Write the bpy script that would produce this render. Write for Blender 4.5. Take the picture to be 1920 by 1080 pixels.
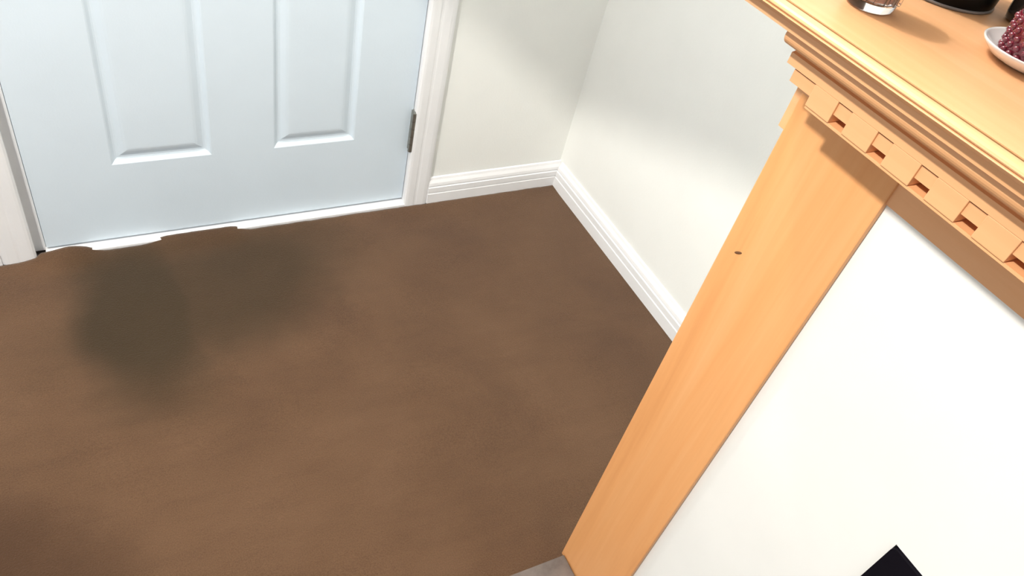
import bpy, bmesh, math, random
from mathutils import Matrix, Vector, noise

for o in list(bpy.data.objects):
    bpy.data.objects.remove(o)
SC = bpy.context.scene
COL = SC.collection
rng = random.Random(7)

# ------------------------------------------------------------------ camera
# world: z up, room corner (front of the skirting boards) at the origin,
# back wall along x at y = 0, right wall along y at x = 0, metres
cam = bpy.data.cameras.new('camera')
cam.sensor_width = 36.0
cam.lens = 1409.3 * 36.0 / 1920.0
cam.shift_x = 0.0340
cam.shift_y = -0.0425
cam.clip_start = 0.02
camo = bpy.data.objects.new('camera', cam)
COL.objects.link(camo)
RX = Vector((0.89818694, -0.40533127, 0.1701963))
RY = Vector((-0.15794898, -0.65884205, -0.73551293))
RZ = Vector((0.41025887, 0.63374578, -0.65578498))
m = Matrix.Identity(4)
for i in range(3):
    m[i][0] = RX[i]
    m[i][1] = -RY[i]
    m[i][2] = -RZ[i]
m[0][3], m[1][3], m[2][3] = -1.1987, -1.5089, 1.3595
camo.matrix_world = m
SC.camera = camo

# ------------------------------------------------------------------ light
SC.view_settings.view_transform = 'Standard'
SC.view_settings.look = 'None'
SC.view_settings.gamma = 1.0
SC.view_settings.exposure = 0.0
SC.view_settings.use_curve_mapping = False

world = bpy.data.worlds.new('world')
SC.world = world
world.use_nodes = True
bg = world.node_tree.nodes['Background']
bg.inputs['Color'].default_value = (0.91, 0.97, 1.0, 1)
bg.inputs['Strength'].default_value = 0.86

sp = bpy.data.lights.new('unseen_ceiling_spot', 'SPOT')      # unseen ceiling lamp; cone edge set to shade the back of the shelf
sp.energy = 225
sp.color = (1.0, 0.95, 0.87)
sp.spot_size = math.radians(95.2)
sp.spot_blend = 0.025
sp.shadow_soft_size = 0.06
spo = bpy.data.objects.new('unseen_ceiling_spot', sp)
spo.location = (-2.00, -1.15, 2.40)
COL.objects.link(spo)

pl = bpy.data.lights.new('right_wall_fill', 'POINT')     # unseen lamp added near the ceiling to brighten the right wall
pl.energy = 46
pl.color = (1.0, 0.96, 0.91)
pl.shadow_soft_size = 0.04
plo = bpy.data.objects.new('right_wall_fill', pl)
plo.location = (-0.92, -0.22, 2.34)
COL.objects.link(plo)


# ------------------------------------------------------------------ materials
def mat(name, col, rough=0.6, spec=0.5, metal=0.0, trans=0.0, coat=0.0):
    mt = bpy.data.materials.new(name)
    mt.use_nodes = True
    b = mt.node_tree.nodes['Principled BSDF']
    b.inputs['Base Color'].default_value = (*col, 1)
    b.inputs['Roughness'].default_value = rough
    b.inputs['Specular IOR Level'].default_value = spec
    b.inputs['Metallic'].default_value = metal
    b.inputs['Transmission Weight'].default_value = trans
    b.inputs['Coat Weight'].default_value = coat
    return mt


class NT:
    def __init__(s, mt):
        s.t = mt.node_tree
        s.b = s.t.nodes['Principled BSDF']

    def n(s, kind, **kw):
        nd = s.t.nodes.new(kind)
        for k, v in kw.items():
            if k in nd.inputs.keys():
                nd.inputs[k].default_value = v
            else:
                setattr(nd, k, v)
        return nd

    def l(s, a, b):
        s.t.links.new(a, b)

    def noise(s, vec, scale, detail=4, rough=0.55, dist=0.0):
        nd = s.n('ShaderNodeTexNoise')
        nd.inputs['Scale'].default_value = scale
        nd.inputs['Detail'].default_value = detail
        nd.inputs['Roughness'].default_value = rough
        nd.inputs['Distortion'].default_value = dist
        s.l(vec, nd.inputs['Vector'])
        return nd.outputs['Fac']

    def ramp(s, fac, stops):
        nd = s.n('ShaderNodeValToRGB')
        el = nd.color_ramp.elements
        while len(el) < len(stops):
            el.new(0.5)
        for e, (p, c) in zip(el, stops):
            e.position = p
            e.color = (*c, 1)
        s.l(fac, nd.inputs['Fac'])
        return nd.outputs['Color']

    def mix(s, fac, a, b, mode='MIX'):
        nd = s.n('ShaderNodeMix', data_type='RGBA', blend_type=mode)
        for sock, v in ((nd.inputs['Factor'], fac), (nd.inputs['A'], a), (nd.inputs['B'], b)):
            pass
        ins = [nd.inputs[0], nd.inputs[6], nd.inputs[7]]
        for sock, v in zip(ins, (fac, a, b)):
            if isinstance(v, (int, float)):
                sock.default_value = v
            elif isinstance(v, tuple):
                sock.default_value = (*v, 1)
            else:
                s.l(v, sock)
        return nd.outputs[2]

    def math(s, op, a, b=None, clamp=False):
        nd = s.n('ShaderNodeMath', operation=op, use_clamp=clamp)
        for sock, v in zip(nd.inputs, (a, b)):
            if v is None:
                continue
            if isinstance(v, (int, float)):
                sock.default_value = v
            else:
                s.l(v, sock)
        return nd.outputs[0]

    def bump(s, h, strength, dist):
        nd = s.n('ShaderNodeBump')
        nd.inputs['Strength'].default_value = strength
        nd.inputs['Distance'].default_value = dist
        s.l(h, nd.inputs['Height'])
        s.l(nd.outputs['Normal'], s.b.inputs['Normal'])

    def geo(s):
        return s.n('ShaderNodeNewGeometry').outputs['Position']

    def scaled(s, vec, sc):
        nd = s.n('ShaderNodeMapping')
        nd.inputs['Scale'].default_value = sc
        s.l(vec, nd.inputs['Vector'])
        return nd.outputs['Vector']


def painted(name, col, rough, bump_scale, bump_d, var=0.04):
    mt = mat(name, col, rough)
    t = NT(mt)
    p = t.geo()
    f = t.noise(p, 6, 3)
    lo = tuple(c * (1 - var) for c in col)
    hi = tuple(min(1, c * (1 + var * 0.5)) for c in col)
    t.l(t.ramp(f, [(0.3, lo), (0.7, hi)]), t.b.inputs['Base Color'])
    t.bump(t.noise(p, bump_scale, 3), 0.35, bump_d)
    return mt


M_WALL = painted('wall_paint', (0.885, 0.895, 0.865), 0.75, 190, 0.0006, 0.02)
M_DOOR = painted('door_paint', (0.69, 0.785, 0.865), 0.42, 260, 0.0004, 0.02)
M_TRIM = painted('trim_paint', (0.86, 0.86, 0.87), 0.4, 220, 0.0003, 0.03)
M_TILE = painted('surround_white', (0.84, 0.84, 0.815), 0.35, 40, 0.0003, 0.03)
M_CEIL = mat('ceiling_paint', (0.8, 0.8, 0.78), 0.9)


def wood(name, axis, tint=(1, 1, 1)):
    mt = mat(name, (0.75, 0.42, 0.17), 0.45, 0.4, coat=0.06)
    t = NT(mt)
    sc = [26.0, 26.0, 26.0]
    sc[axis] = 1.3
    p = t.scaled(t.geo(), tuple(sc))
    f = t.noise(p, 1.0, 5, 0.6, 0.6)
    sc2 = [150.0, 150.0, 150.0]
    sc2[axis] = 5.0
    f2 = t.noise(t.scaled(t.geo(), tuple(sc2)), 1.0, 3, 0.6)
    c = t.ramp(f, [(0.28, (0.72, 0.365, 0.145)), (0.5, (0.79, 0.425, 0.180)), (0.75, (0.83, 0.485, 0.230))])
    c = t.mix(t.math('MULTIPLY', f2, 0.28), c, (0.58, 0.30, 0.11))
    c = t.mix(1.0, c, tint, 'MULTIPLY')
    t.l(c, t.b.inputs['Base Color'])
    t.bump(f2, 0.15, 0.0005)
    return mt


M_WOODZ = wood('honey_wood_upright', 2, (0.97, 0.86, 0.80))
M_WOODY = wood('honey_wood_lengthwise', 1, (1.03, 1.02, 1.18))
M_KNOT = mat('dark_knot', (0.13, 0.055, 0.02), 0.6)
M_BLACK = mat('black_metal', (0.004, 0.003, 0.006), 0.7, 0.1)
M_SOOT = mat('soot_black', (0.004, 0.004, 0.004), 0.95, 0.1)
M_GLOSS = mat('black_glaze', (0.002, 0.002, 0.0025), 0.3, 0.12)
M_STEEL = mat('hinge_steel', (0.33, 0.33, 0.30), 0.38, metal=0.9)
M_GLASS = mat('clear_glass', (0.97, 0.93, 0.92), 0.05, trans=1.0)
M_WAX = mat('pink_wax', (0.80, 0.56, 0.50), 0.5)
M_SMOKE = mat('smoked_glass', (0.10, 0.085, 0.075), 0.08, 0.6, trans=0.55)
M_RUBY = mat('ruby_glass', (0.20, 0.012, 0.03), 0.12, 0.8, coat=0.6)
M_CHINA = mat('white_china', (0.9, 0.89, 0.88), 0.15, 0.5, coat=0.4)
M_WICK = mat('wick', (0.05, 0.04, 0.035), 0.8)


def hearth_mat():
    mt = mat('hearth_tile', (0.2, 0.16, 0.14), 0.45)
    t = NT(mt)
    f = t.noise(t.geo(), 22, 6, 0.65)
    t.l(t.ramp(f, [(0.3, (0.075, 0.058, 0.05)), (0.7, (0.16, 0.128, 0.112))]), t.b.inputs['Base Color'])
    t.bump(f, 0.2, 0.001)
    return mt


M_HEARTH = hearth_mat()


def carpet_mat():
    mt = mat('brown_carpet', (0.2, 0.11, 0.06), 0.95, 0.1)
    t = NT(mt)
    t.b.inputs['Sheen Weight'].default_value = 0.15
    p = t.geo()
    big = t.noise(p, 3.2, 4, 0.55, 0.4)
    mid = t.noise(t.scaled(p, (7, 24, 14)), 1.0, 4, 0.6, 0.3)
    fine = t.noise(p, 420, 2, 0.7)
    c = t.ramp(big, [(0.30, (0.074, 0.038, 0.019)), (0.5, (0.101, 0.054, 0.027)), (0.72, (0.123, 0.068, 0.036))])
    c = t.mix(t.math('MULTIPLY', t.math('SUBTRACT', mid, 0.42, True), 1.1), c, (0.070, 0.036, 0.018))
    c = t.mix(0.22, c, t.ramp(fine, [(0.32, (0.028, 0.015, 0.008)), (0.68, (0.20, 0.115, 0.070))]))
    # darker patch in the pile colour in front of the door, and a second mark nearer the room
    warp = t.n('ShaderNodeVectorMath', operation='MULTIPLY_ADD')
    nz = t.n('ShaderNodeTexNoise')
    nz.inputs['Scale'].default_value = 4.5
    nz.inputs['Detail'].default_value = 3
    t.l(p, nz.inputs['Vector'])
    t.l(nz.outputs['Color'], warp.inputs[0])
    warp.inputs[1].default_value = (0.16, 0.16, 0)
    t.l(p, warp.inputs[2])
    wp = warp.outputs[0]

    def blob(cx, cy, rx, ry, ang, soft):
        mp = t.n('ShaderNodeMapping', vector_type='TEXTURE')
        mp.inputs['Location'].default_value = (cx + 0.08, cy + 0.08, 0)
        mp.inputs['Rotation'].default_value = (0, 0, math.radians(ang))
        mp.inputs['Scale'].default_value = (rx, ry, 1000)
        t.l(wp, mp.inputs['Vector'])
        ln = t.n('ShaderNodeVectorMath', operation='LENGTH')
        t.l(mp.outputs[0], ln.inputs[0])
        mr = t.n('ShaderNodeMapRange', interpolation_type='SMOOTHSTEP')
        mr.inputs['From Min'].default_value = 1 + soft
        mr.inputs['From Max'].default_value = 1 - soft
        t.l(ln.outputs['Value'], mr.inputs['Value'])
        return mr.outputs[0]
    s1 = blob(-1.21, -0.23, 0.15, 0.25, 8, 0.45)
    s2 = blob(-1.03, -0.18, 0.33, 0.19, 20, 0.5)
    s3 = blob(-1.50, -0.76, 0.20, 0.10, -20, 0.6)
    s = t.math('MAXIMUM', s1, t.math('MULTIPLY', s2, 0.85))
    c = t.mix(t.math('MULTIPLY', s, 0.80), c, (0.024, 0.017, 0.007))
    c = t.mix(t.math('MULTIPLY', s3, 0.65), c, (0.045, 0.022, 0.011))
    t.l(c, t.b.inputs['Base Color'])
    t.bump(t.noise(p, 300, 3, 0.7), 0.6, 0.004)
    return mt


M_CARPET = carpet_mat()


# ------------------------------------------------------------------ mesh helpers
def link(name, me, mt, parent=None):
    o = bpy.data.objects.new(name, me)
    if mt is not None and me is not None and not me.materials:
        me.materials.append(mt)
    COL.objects.link(o)
    if parent is not None:
        o.parent = parent
    return o


def from_bm(name, bm, mt, parent=None, smooth=False):
    bmesh.ops.recalc_face_normals(bm, faces=bm.faces)
    me = bpy.data.meshes.new(name)
    bm.to_mesh(me)
    bm.free()
    if smooth:
        for p in me.polygons:
            p.use_smooth = True
    return link(name, me, mt, parent)


def box_bm(bm, x0, x1, y0, y1, z0, z1, bev=0.0):
    vs = [bm.verts.new((x, y, z)) for x in (x0, x1) for y in (y0, y1) for z in (z0, z1)]
    fs = [(0, 1, 3, 2), (4, 6, 7, 5), (0, 4, 5, 1), (2, 3, 7, 6), (0, 2, 6, 4), (1, 5, 7, 3)]
    faces = [bm.faces.new([vs[i] for i in f]) for f in fs]
    if bev:
        es = list({e for f in faces for e in f.edges})
        bmesh.ops.bevel(bm, geom=es, offset=bev, segments=2, affect='EDGES', profile=0.6)


def box(name, x0, x1, y0, y1, z0, z1, mt, parent=None, bev=0.0):
    bm = bmesh.new()
    box_bm(bm, x0, x1, y0, y1, z0, z1, bev)
    return from_bm(name, bm, mt, parent)


def prism(name, prof, axis, a0, a1, mt, parent=None):
    """extrude a closed 2-D outline along axis ('x': (y,z) outline, 'y': (x,z), 'z': (x,y))"""
    bm = bmesh.new()

    def pt(p, a):
        if axis == 'x':
            return (a, p[0], p[1])
        if axis == 'y':
            return (p[0], a, p[1])
        return (p[0], p[1], a)
    A = [bm.verts.new(pt(p, a0)) for p in prof]
    B = [bm.verts.new(pt(p, a1)) for p in prof]
    n = len(prof)
    for i in range(n):
        bm.faces.new((A[i], A[(i + 1) % n], B[(i + 1) % n], B[i]))
    bm.faces.new(A)
    bm.faces.new(B[::-1])
    return from_bm(name, bm, mt, parent)


def lathe(name, prof, mt, parent=None, seg=40, closed=False, loc=(0, 0, 0)):
    bm = bmesh.new()
    rings = []
    for r, z in prof:
        if r < 1e-6:
            rings.append([bm.verts.new((0, 0, z))])
        else:
            rings.append([bm.verts.new((r * math.cos(2 * math.pi * k / seg), r * math.sin(2 * math.pi * k / seg), z)) for k in range(seg)])
    pairs = list(zip(rings, rings[1:]))
    if closed:
        pairs.append((rings[-1], rings[0]))
    for a, b in pairs:
        if len(a) == 1 and len(b) == 1:
            continue
        for k in range(seg):
            k2 = (k + 1) % seg
            if len(a) == 1:
                bm.faces.new((a[0], b[k], b[k2]))
            elif len(b) == 1:
                bm.faces.new((a[k], b[0], a[k2]))
            else:
                bm.faces.new((a[k], b[k], b[k2], a[k2]))
    o = from_bm(name, bm, mt, parent, smooth=True)
    o.location = loc
    return o


def empty(name, loc=(0, 0, 0)):
    o = bpy.data.objects.new(name, None)
    o.empty_display_size = 0.05
    o.location = loc
    COL.objects.link(o)
    return o


def tag(o, label, cat, group=None):
    o['label'] = label
    o['category'] = cat
    if group:
        o['group'] = group
    return o


def struct(o, label=None):
    o['kind'] = 'structure'
    if label:
        o['label'] = label
    return o


# ------------------------------------------------------------------ key positions
WB = 0.015            # back wall plane y
WR = 0.014            # right wall plane x
XC0, XC1 = -0.4926, -0.4226          # right door casing
XL0, XL1 = -1.4776, -1.4076          # left door casing
YP0, YP1 = -1.0490, -1.1880          # left post of the mantel
XP = -0.5534                          # face of the posts
XS = -0.5460                          # face of the white surround
FB0, FB1 = -1.3975, -2.2475          # firebox opening
YQ0, YQ1 = -2.4570, -2.5960          # right post
YE0, YE1 = -0.985, -2.66             # ends of the shelf
YM0, YM1 = -1.072, -2.573            # ends of the mouldings
XW = -0.34                            # chimney wall above the mantel
ZC = 2.44

# ------------------------------------------------------------------ the room
# floor: carpet with a ragged, slightly lifted edge along the door sill
def carpet_edge(x):
    """how far (y) and how high (z) the carpet edge rides at the door sill"""
    def bump_at(c, w):
        return math.exp(-((x - c) / w) ** 2)
    def plateau(c, w):
        return 1.0 / (1.0 + math.exp((abs(x - c) - w) / 0.008))
    cov = max(plateau(-1.355, 0.070), 0.9 * plateau(-1.045, 0.105))
    wob = noise.noise((x * 18, 0, 0))
    z = 0.002 + 0.0095 * cov + 0.006 * bump_at(-1.335, 0.03) + 0.0012 * wob + 0.0007 * noise.noise((x * 60, 3, 0))
    y = 0.0005 + 0.0015 * noise.noise((x * 22, 7, 0))
    if XL1 < x < XC0:
        y += 0.0145 * cov
    return y, max(z, 0.0005)


def build_floor():
    xs, ys = [], []
    x = -3.6
    while x < 0.02:
        xs.append(x)
        x += 0.15 if x < -1.7 else 0.012
    xs.append(0.02)
    y = -3.6
    while y < -0.9:
        ys.append(y)
        y += 0.12
    while y < -0.12:
        ys.append(y)
        y += 0.03
    ys += [-0.12, -0.08, -0.05, -0.035, -0.025, -0.018, -0.012, -0.006, 0.0]
    verts, faces = [], []
    for yy in ys:
        for xx in xs:
            ey, ez = carpet_edge(xx)
            t = max(0.0, 1 + yy / 0.05)
            t = t * t * (3 - 2 * t)
            z = ez * t + 0.0015 * noise.noise((xx * 6, yy * 6, 1)) * (1 - t)
            verts.append((xx, yy + ey * t, z))
    n = len(xs)
    for j in range(len(ys) - 1):
        for i in range(n - 1):
            a = j * n + i
            faces.append((a, a + 1, a + n + 1, a + n))
    # edge folded down and under
    base = len(verts)
    top = (len(ys) - 1) * n
    for i in range(n):
        v = verts[top + i]
        verts.append((v[0], v[1] + 0.001, -0.012))
    for i in range(n - 1):
        faces.append((top + i, top + i + 1, base + i + 1, base + i))
    me = bpy.data.meshes.new('floor')
    me.from_pydata(verts, [], faces)
    for p in me.polygons:
        p.use_smooth = True
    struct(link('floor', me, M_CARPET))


build_floor()
struct(box('floor_slab', -3.7, 0.3, -3.7, 1.2, -0.10, -0.012, M_HEARTH))

# back wall in three pieces round the door opening, one mesh
bm = bmesh.new()
box_bm(bm, -3.7, XL1 - 0.012, WB, WB + 0.11, -0.012, ZC)
box_bm(bm, XC0 + 0.012, WR + 0.12, WB, WB + 0.11, -0.012, ZC)
box_bm(bm, XL1 - 0.012, XC0 + 0.012, WB, WB + 0.11, 2.06, ZC)
struct(from_bm('wall_back', bm, M_WALL))
struct(box('wall_right', WR, WR + 0.12, -3.7, WB, -0.012, ZC, M_WALL))
struct(box('ceiling', -3.7, WR, -3.7, WB, ZC, ZC + 0.08, M_CEIL))
# chimney wall above the fireplace and the box it stands on, with the firebox opening left free
bm = bmesh.new()
box_bm(bm, XW, WR, -2.60, -1.045, 1.108, ZC)
box_bm(bm, XS + 0.012, WR, -1.385, -1.045, -0.012, 1.108)
box_bm(bm, XS + 0.012, WR, -2.60, -2.26, -0.012, 1.108)
box_bm(bm, XS + 0.012, WR, -2.26, -1.385, 0.712, 1.108)
struct(from_bm('wall_chimney', bm, M_WALL))


def skirting(name, axis, a0, a1, off):
    # flat board with a small ogee and two grooves near the top
    pr = [(0.0, 0.0), (0.0, 0.034), (0.003, 0.0355), (0.003, 0.0375), (0.0005, 0.039), (0.0008, 0.055),
          (0.004, 0.057), (0.004, 0.0595), (0.002, 0.0615), (0.0035, 0.070), (0.0075, 0.079), (0.0095, 0.086), (0.0135, 0.088), (0.0135, 0.0)]
    return struct(prism(name, [(off + d, z) for d, z in pr], axis, a0, a1, M_TRIM))


skirting('baseboard_back', 'x', XC1, 0.0135, 0.0)
skirting('baseboard_left', 'x', -3.6, XL0, 0.0)
skirting('baseboard_right', 'y', 0.0, -1.045, 0.0)

# ------------------------------------------------------------------ the door
door_y = WB + 0.010                       # face of the door
DX0, DX1 = XL1 + 0.0225, XC0 + 0.001
DZ0, DZ1 = 0.016, 2.045

casing_prof = [(0.0, 0.006), (0.004, 0.0015), (0.010, 0.0), (0.026, 0.0005), (0.030, 0.0017), (0.034, 0.0017), (0.038, 0.0008),
               (0.056, 0.0), (0.064, 0.0015), (0.070, 0.004), (0.070, 0.0148), (0.0, 0.0148)]
# right side: d measured from the door outwards
struct(prism('trim_1', [(XC0 + d, y) for d, y in casing_prof], 'z', 0.001, 2.118, M_TRIM), 'white moulded door casing on the hinge side, next to the cream wall')
struct(prism('trim_2', [(XL1 - d, y) for d, y in casing_prof], 'z', 0.001, 2.118, M_TRIM), 'white moulded door casing at the left edge of the picture')
struct(prism('trim_3', [(y, 2.048 + d) for d, y in casing_prof], 'x', XL1, XC0, M_TRIM))
# jambs
bm = bmesh.new()
box_bm(bm, XL1 - 0.010, XL1 + 0.0200, WB + 0.020, WB + 0.11, 0.0, 2.06)
box_bm(bm, XC0 + 0.003, XC0 + 0.011, WB + 0.001, WB + 0.11, 0.0, 2.06)
box_bm(bm, XL1 - 0.010, XC0 + 0.011, WB + 0.001, WB + 0.11, 2.05, 2.06)
struct(from_bm('trim_4', bm, M_TRIM))
# sill under the door
struct(box('trim_5', XL1 + 0.0190, XC0 + 0.003, 0.002, WB + 0.10, -0.011, 0.0085, M_TRIM, bev=0.002), 'white sill strip under the door')

PANELS_X = [(-1.2157, -0.9975), (-0.8514, -0.6458)]
PANELS_Z = [(0.2336, 0.86), (1.06, 1.60), (1.72, 1.92)]


def build_door():
    bm = bmesh.new()
    T = 0.035
    xs = [DX0, PANELS_X[0][0], PANELS_X[0][1], PANELS_X[1][0], PANELS_X[1][1], DX1]
    zs = [DZ0]
    for a, b in PANELS_Z:
        zs += [a, b]
    zs.append(DZ1)
    gv = [[bm.verts.new((x, door_y, z)) for x in xs] for z in zs]
    for j in range(len(zs) - 1):
        for i in range(len(xs) - 1):
            if i in (1, 3) and j in (1, 3, 5):
                continue
            bm.faces.new((gv[j][i], gv[j][i + 1], gv[j + 1][i + 1], gv[j + 1][i]))
    bk = [bm.verts.new(p) for p in ((DX0, door_y + T, DZ0), (DX1, door_y + T, DZ0), (DX1, door_y + T, DZ1), (DX0, door_y + T, DZ1))]
    bm.faces.new(bk)
    bot = gv[0]
    top = gv[-1]
    bm.faces.new(bot + [bk[1], bk[0]])
    bm.faces.new(top + [bk[2], bk[3]])
    bm.faces.new([r[0] for r in gv] + [bk[3], bk[0]])
    bm.faces.new([r[-1] for r in gv] + [bk[2], bk[1]])
    d = struct(from_bm('door_1', bm, M_DOOR), 'white six-panel interior door')
    for (x0, x1) in PANELS_X:
        for (z0, z1) in PANELS_Z:
            pb = bmesh.new()
            prof = [(0.0, 0.0), (0.003, 0.0015), (0.009, 0.0075), (0.013, 0.0090), (0.018, 0.0088), (0.030, 0.0030), (0.036, 0.0015), (0.040, 0.0012)]
            rings = []
            for dd, dep in prof:
                rings.append([pb.verts.new(p) for p in ((x0 + dd, door_y + dep, z0 + dd), (x1 - dd, door_y + dep, z0 + dd), (x1 - dd, door_y + dep, z1 - dd), (x0 + dd, door_y + dep, z1 - dd))])
            for a, b in zip(rings, rings[1:]):
                for k in range(4):
                    pb.faces.new((a[k], a[(k + 1) % 4], b[(k + 1) % 4], b[k]))
            pb.faces.new(rings[-1])
            o = from_bm('panel', pb, M_DOOR, d)
            for p in o.data.polygons:              # keep normals facing the room
                pass
            if o.data.polygons[-1].normal.y > 0:
                o.data.flip_normals()
    # hinges: knuckle barrel between door and casing with a leaf each side
    first = None
    for zc in (0.25, 1.07, 1.86):
        if first is None:
            hb = bmesh.new()
            for q in range(5):
                z0 = -0.060 + q * 0.024
                mtx = Matrix.Translation((0, 0, z0 + 0.012))
                bmesh.ops.create_cone(hb, cap_ends=True, segments=14, radius1=0.0062, radius2=0.0062, depth=0.0232, matrix=mtx)
            bmesh.ops.create_cone(hb, cap_ends=True, segments=12, radius1=0.0045, radius2=0.003, depth=0.004, matrix=Matrix.Translation((0, 0, 0.062)))
            first = from_bm('hinge', hb, M_STEEL, d)
            first.location = (XC0 - 0.002, door_y - 0.017, zc)
            lf = box('hinge_leaf', -0.0015, 0.0065, 0.004, 0.018, -0.060, 0.060, M_STEEL, first)
        else:
            h = first.copy()
            COL.objects.link(h)
            h.location = (XC0 - 0.002, door_y - 0.017, zc)
            l2 = lf.copy()
            COL.objects.link(l2)
            l2.parent = h
    return d


build_door()

# ------------------------------------------------------------------ fireplace: surround, firebox, hearth
bm = bmesh.new()
box_bm(bm, XS, XS + 0.0115, FB0, YP0 - 0.002, 0.0, 1.02)
box_bm(bm, XS, XS + 0.0115, YQ1 + 0.002, FB1, 0.0, 1.02)
box_bm(bm, XS, XS + 0.0115, FB1, FB0, 0.702, 1.02)
tag(from_bm('fireplace_surround', bm, M_TILE), 'bright white flat fireplace surround below the wooden mantel', 'surround')


def build_firebox():
    r = empty('firebox', (XS, (FB0 + FB1) / 2, 0.012))
    cy = (FB0 + FB1) / 2
    hw = (FB0 - FB1) / 2 - 0.0005
    H = 0.689
    # rim: flat flange with rounded upper corners, 12 mm deep
    bm = bmesh.new()

    def arch(w, h, rad, x):
        pts = [(-w, 0.0)]
        for k in range(9):
            a = math.pi - k * math.pi / 16
            pts.append((-w + rad + rad * math.cos(a), h - rad + rad * math.sin(a)))
        for k in range(9):
            a = math.pi / 2 - k * math.pi / 16
            pts.append((w - rad + rad * math.cos(a), h - rad + rad * math.sin(a)))
        pts.append((w, 0.0))
        return [bm.verts.new((x, y, z)) for y, z in pts]
    o1 = arch(hw, H, 0.006, -0.004)
    i1 = arch(hw - 0.03, H - 0.03, 0.006, -0.004)
    o2 = arch(hw, H, 0.006, 0.010)
    i2 = arch(hw - 0.03, H - 0.03, 0.006, 0.010)
    n = len(o1)
    for a, b in ((o1, i1), (o1, o2), (i1, i2), (o2, i2)):
        for k in range(n - 1):
            bm.faces.new((a[k], a[k + 1], b[k + 1], b[k]))
    for k in (0, n - 1):
        bm.faces.new((o1[k], i1[k], i2[k], o2[k]))
    from_bm('rim', bm, M_BLACK, r)
    # hollow box behind
    bm = bmesh.new()
    D = 0.42
    f = [bm.verts.new(p) for p in ((0.011, -hw + .004, 0), (0.011, hw - .004, 0), (0.011, hw - .004, H - .004), (0.011, -hw + .004, H - .004))]
    b = [bm.verts.new(p) for p in ((D, -hw + .15, 0), (D, hw - .15, 0), (D, hw - .15, H - .08), (D, -hw + .15, H - .08))]
    for k in range(4):
        bm.faces.new((f[k], f[(k + 1) % 4], b[(k + 1) % 4], b[k]))
    bm.faces.new(b)
    o = from_bm('fire_chamber', bm, M_SOOT, r)
    o.data.flip_normals()
    tag(r, 'black firebox opening in the white surround at the lower right', 'firebox')


build_firebox()

# hearth: low slab of dark grey-brown tiles flush with the post
hr = empty('hearth', (-0.80, -1.82, 0.0))
tile_me = None
HX0, HX1 = -0.98, XP - 0.0012
nx, ny = 3, 9
tw = (HX1 - HX0) / nx
th = (2.62 - 1.0565) / ny
b = box('mortar_bed', HX0 + .001 + 0.80, HX1 - .001 + 0.80, -2.619 + 1.82, -1.0575 + 1.82, 0.0, 0.010, M_HEARTH, hr)
for i in range(nx):
    for j in range(ny):
        if tile_me is None:
            t0 = box('tile', -tw / 2 + .0015, tw / 2 - .0015, -th / 2 + .0015, th / 2 - .0015, 0.003, 0.014, M_HEARTH, hr, bev=0.0012)
            tile_me = t0.data
            o = t0
        else:
            o = link('tile', tile_me, None, hr)
        o.location = (HX0 + tw * (i + .5) + 0.80, -1.0565 - th * (j + .5) + 1.82, 0.0)
box('filler_strip', XP - 0.001 + 0.80, XS - 0.0006 + 0.80, YQ0 + 0.001 + 1.82, YP1 - 0.001 + 1.82, 0.0, 0.0115, M_HEARTH, hr)
box('filler_strip', XS - 0.0006 + 0.80, XS + 0.0125 + 0.80, FB1 + 0.002 + 1.82, FB0 - 0.002 + 1.82, 0.0, 0.0115, M_HEARTH, hr)
tag(hr, 'low grey-brown tiled hearth at the foot of the wooden post', 'hearth')

# ------------------------------------------------------------------ mantelpiece
mt_root = empty('fireplace_mantel', (XP, (YM0 + YM1) / 2, 0.0))
OX, OY = XP, (YM0 + YM1) / 2


def part(o):
    """geometry was written in world coordinates: shift it under the mantel's origin"""
    o.parent = mt_root
    o.location = (-OX, -OY, 0)
    return o


def post(y0, y1):
    o = part(box('post', XP, XS - 0.0004, y1, y0, 0.0015, 1.0435, M_WOODZ, bev=0.0018))
    return o


p_left = post(YP0, YP1)
p_right = post(YQ0, YQ1)
# knot in the left post
bm = bmesh.new()
bmesh.ops.create_uvsphere(bm, u_segments=12, v_segments=6, radius=1.0, matrix=Matrix.Diagonal((0.0006, 0.0062, 0.0019, 1)))
kn = from_bm('knot', bm, M_KNOT, p_left)
kn.location = (XP, -1.0738, 0.8177)
kn.rotation_euler = (math.radians(-38), 0, 0)

# frieze between the posts' heads, 9 mm behind the post faces on the room side and showing a little past the left post
part(box('frieze', XP + 0.003, XS - 0.0004, YP1 + 0.0, YP1 - (YP1 - YQ0) - 0.0, 0.985, 1.0435, M_WOODY))
part(box('frieze_end', XP + 0.004, XS + 0.010, YP0 + 0.0002, -1.0385, 0.975, 1.0435, M_WOODY))
part(box('frieze_end', XP + 0.004, XS + 0.010, -2.6065, YQ1 - 0.0002, 0.975, 1.0435, M_WOODY))
# core board carrying the mouldings
part(box('core_board', -0.594, XW, YM1 + 0.004, YM0 - 0.004, 1.0440, 1.1045, M_WOODY))
# shelf
part(box('shelf_board', -0.6425, XW - 0.0005, YE1, YE0, 1.1060, 1.1290, M_WOODY))
edge = [(-0.6424, 1.1140), (-0.6424, 1.1185), (-0.6456, 1.1185), (-0.6456, 1.1280), (-0.6466, 1.1289), (-0.6500, 1.1289), (-0.6535, 1.1280), (-0.6555, 1.1265), (-0.6562, 1.1248), (-0.6556, 1.1236),
        (-0.6540, 1.1229), (-0.6555, 1.1223), (-0.6560, 1.1214), (-0.6552, 1.1205), (-0.6535, 1.1200), (-0.6460, 1.1145)]
part(box('joint_seam', -0.6454, -0.6427, YE1 + 0.0005, YE0 - 0.0005, 1.1195, 1.1282, mat('dark_seam', (0.20, 0.085, 0.018), 0.7)))
part(prism('shelf_edge', edge, 'y', YE1, YE0, M_WOODY))
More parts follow.
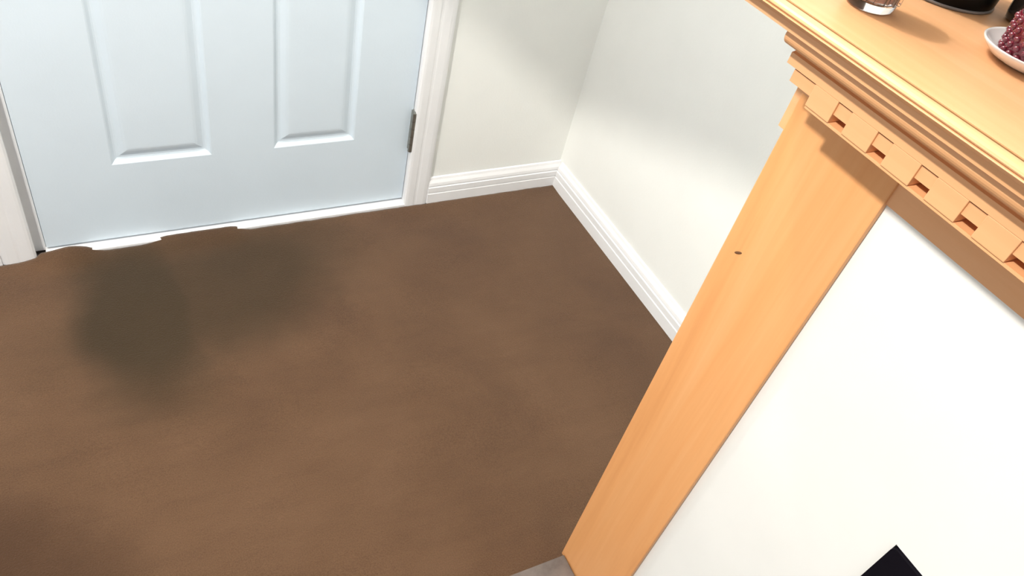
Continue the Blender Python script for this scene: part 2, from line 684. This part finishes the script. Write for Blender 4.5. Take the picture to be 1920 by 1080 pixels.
# crown under the shelf: shadowed recess, then a fat convex moulding and a fillet
crown = [(-0.5942, 1.1058), (-0.6312, 1.1058), (-0.6312, 1.1050), (-0.6328, 1.1040), (-0.6340, 1.1022), (-0.6346, 1.1000), (-0.6346, 1.0976), (-0.6340, 1.0952),
         (-0.6328, 1.0930), (-0.6310, 1.0912), (-0.6285, 1.0898), (-0.6250, 1.0888), (-0.6190, 1.0872), (-0.6120, 1.0840), (-0.6110, 1.0808), (-0.6146, 1.0800), (-0.6146, 1.0690), (-0.5942, 1.0690)]
part(prism('crown_moulding', crown, 'y', YM1 - 0.010, YM0 + 0.010, M_WOODY))
# dentil band: recessed backing with an open slot under it, proud blocks, thin lip along the bottom
part(box('dentil_backing', -0.6122, -0.5942, YM1, YM0, 1.0550, 1.0672, M_WOODY))
PITCH = 0.0472
GAP = 0.0170
ys = []
k = 3
while True:
    top_y = -1.1872 + k * PITCH - GAP / 2
    bot_y = top_y - (PITCH - GAP)
    k -= 1
    if top_y > YM0 - 0.01:
        continue
    if bot_y < YM1 + 0.004:
        break
    ys.append((top_y, bot_y))
part(box('dentil_lip', -0.6130, -0.5942, ys[-1][1], ys[0][0], 1.0433, 1.0462, M_WOODY))
blk = None
for (a, c) in ys:
    if blk is None:
        hw = (a - c) / 2
        o = box('dentil_block', -0.6145, -0.5944, -hw, hw, 1.0464, 1.0688, M_WOODY, bev=0.0008)
        blk = o.data
    else:
        o = link('dentil_block', blk, None)
    o.parent = mt_root
    o.location = (-OX, (a + c) / 2 - OY, 0)
tag(mt_root, 'honey-coloured wooden fireplace mantel with dentil moulding and square posts', 'mantel')

# ------------------------------------------------------------------ things on the shelf
ZS = 1.1292
# small clear tumbler candle with pinkish wax
g = empty('glass_candle', (-0.5590, -1.0730, ZS))
R0 = 0.0225
lathe('glass_cup', [(0, 0.0), (R0 * .80, 0.0), (R0 * .93, 0.002), (R0, 0.008), (R0 * 1.02, 0.03), (R0 * 1.06, 0.062), (R0 * 1.0, 0.063), (R0 * .95, 0.03), (R0 * .92, 0.012), (R0 * .8, 0.008), (0, 0.007)], M_GLASS, g)
lathe('wax', [(0, 0.0074), (R0 * .78, 0.0082), (R0 * .905, 0.0122), (R0 * .93, 0.03), (R0 * .935, 0.042), (0, 0.041)], M_WAX, g)
lathe('wick', [(0, 0.040), (0.001, 0.040), (0.0009, 0.050), (0, 0.0502)], M_WICK, g, seg=8)
for q in range(16):
    a = 2 * math.pi * q / 16
    if q == 0:
        rb = box('rib', -0.0012, 0.0012, -0.0016, 0.0016, 0.010, 0.058, M_GLASS, g, bev=0.0006)
        rme = rb.data
    else:
        rb = link('rib', rme, None, g)
    rb.location = (R0 * 1.045 * math.cos(a), R0 * 1.045 * math.sin(a), 0)
    rb.rotation_euler = (0, 0, a)
tag(g, 'small clear ribbed glass candle with pale pink wax near the shelf edge', 'candle')

# black round vase
v = empty('black_vase', (-0.426, -1.051, ZS))
lathe('vase_body', [(0, 0.0), (0.046, 0.0), (0.0478, 0.0015), (0.0485, 0.004), (0.049, 0.014), (0.051, 0.06), (0.052, 0.10), (0.047, 0.15), (0.034, 0.19), (0.028, 0.21), (0.032, 0.235),
                    (0.029, 0.234), (0.025, 0.21), (0.031, 0.19), (0.043, 0.15), (0.048, 0.10), (0.046, 0.03), (0, 0.012)], M_GLOSS, v, seg=48)
lathe('foot_ring', [(0.0462, 0.0), (0.0492, 0.0002), (0.0497, 0.0016), (0.0487, 0.0030), (0.0470, 0.0030)], mat('foot_ring_grey', (0.20, 0.18, 0.17), 0.3), v, seg=48, closed=True)
tag(v, 'glossy black round-footed vase standing at the back of the shelf', 'vase')

# smoked glass cup
s = empty('smoked_glass_cup', (-0.390, -1.122, ZS))
lathe('cup_body', [(0, 0.0), (0.016, 0.0), (0.019, 0.002), (0.0205, 0.008), (0.022, 0.03), (0.0235, 0.055), (0.0220, 0.0555), (0.0200, 0.03), (0.0185, 0.010), (0.012, 0.006), (0, 0.006)], M_SMOKE, s)
lathe('cup_rim', [(0.0228, 0.0545), (0.0240, 0.0552), (0.0240, 0.0568), (0.0228, 0.0574), (0.0220, 0.0566), (0.0220, 0.0552)], M_CHINA, s, closed=True)
tag(s, 'small dark smoked-glass cup behind the ruby votive', 'cup')

# white saucer
sc_ = lathe('saucer', [(0, 0.0), (0.026, 0.0), (0.028, 0.001), (0.036, 0.004), (0.0435, 0.0105), (0.0450, 0.0130), (0.0438, 0.0138), (0.0425, 0.0125), (0.0350, 0.0065), (0.026, 0.0042), (0, 0.0040)], M_CHINA, loc=(-0.482, -1.190, ZS), seg=48)
tag(sc_, 'small white china saucer under the ruby votive', 'saucer')

# ruby hobnail votive standing in the saucer
vo = empty('ruby_votive', (-0.482, -1.190, ZS + 0.0046))
lathe('votive_cup', [(0, 0.0), (0.024, 0.0), (0.027, 0.002), (0.0285, 0.008), (0.0300, 0.032), (0.0298, 0.034), (0.0285, 0.034), (0.0268, 0.010), (0.022, 0.005), (0, 0.005)], M_RUBY, vo)
hob = None
for r_ in range(5):
    for q in range(22):
        a = 2 * math.pi * (q + (r_ % 2) * .5) / 22
        z = 0.0045 + r_ * 0.0062
        rr = 0.0280 + 0.0019 * z / 0.032
        if hob is None:
            bm = bmesh.new()
            bmesh.ops.create_icosphere(bm, subdivisions=1, radius=0.0034)
            o = from_bm('hobnail', bm, M_RUBY, vo, smooth=True)
            hob = o.data
        else:
            o = link('hobnail', hob, None, vo)
        o.location = (rr * math.cos(a), rr * math.sin(a), z)
lathe('wax', [(0, 0.0052), (0.0215, 0.0052), (0.0262, 0.0105), (0.0275, 0.022), (0, 0.0215)], mat('wine_wax', (0.25, 0.03, 0.05), 0.5), vo)
tag(vo, 'ruby red hobnail glass votive on a white saucer at the right edge', 'candle holder')
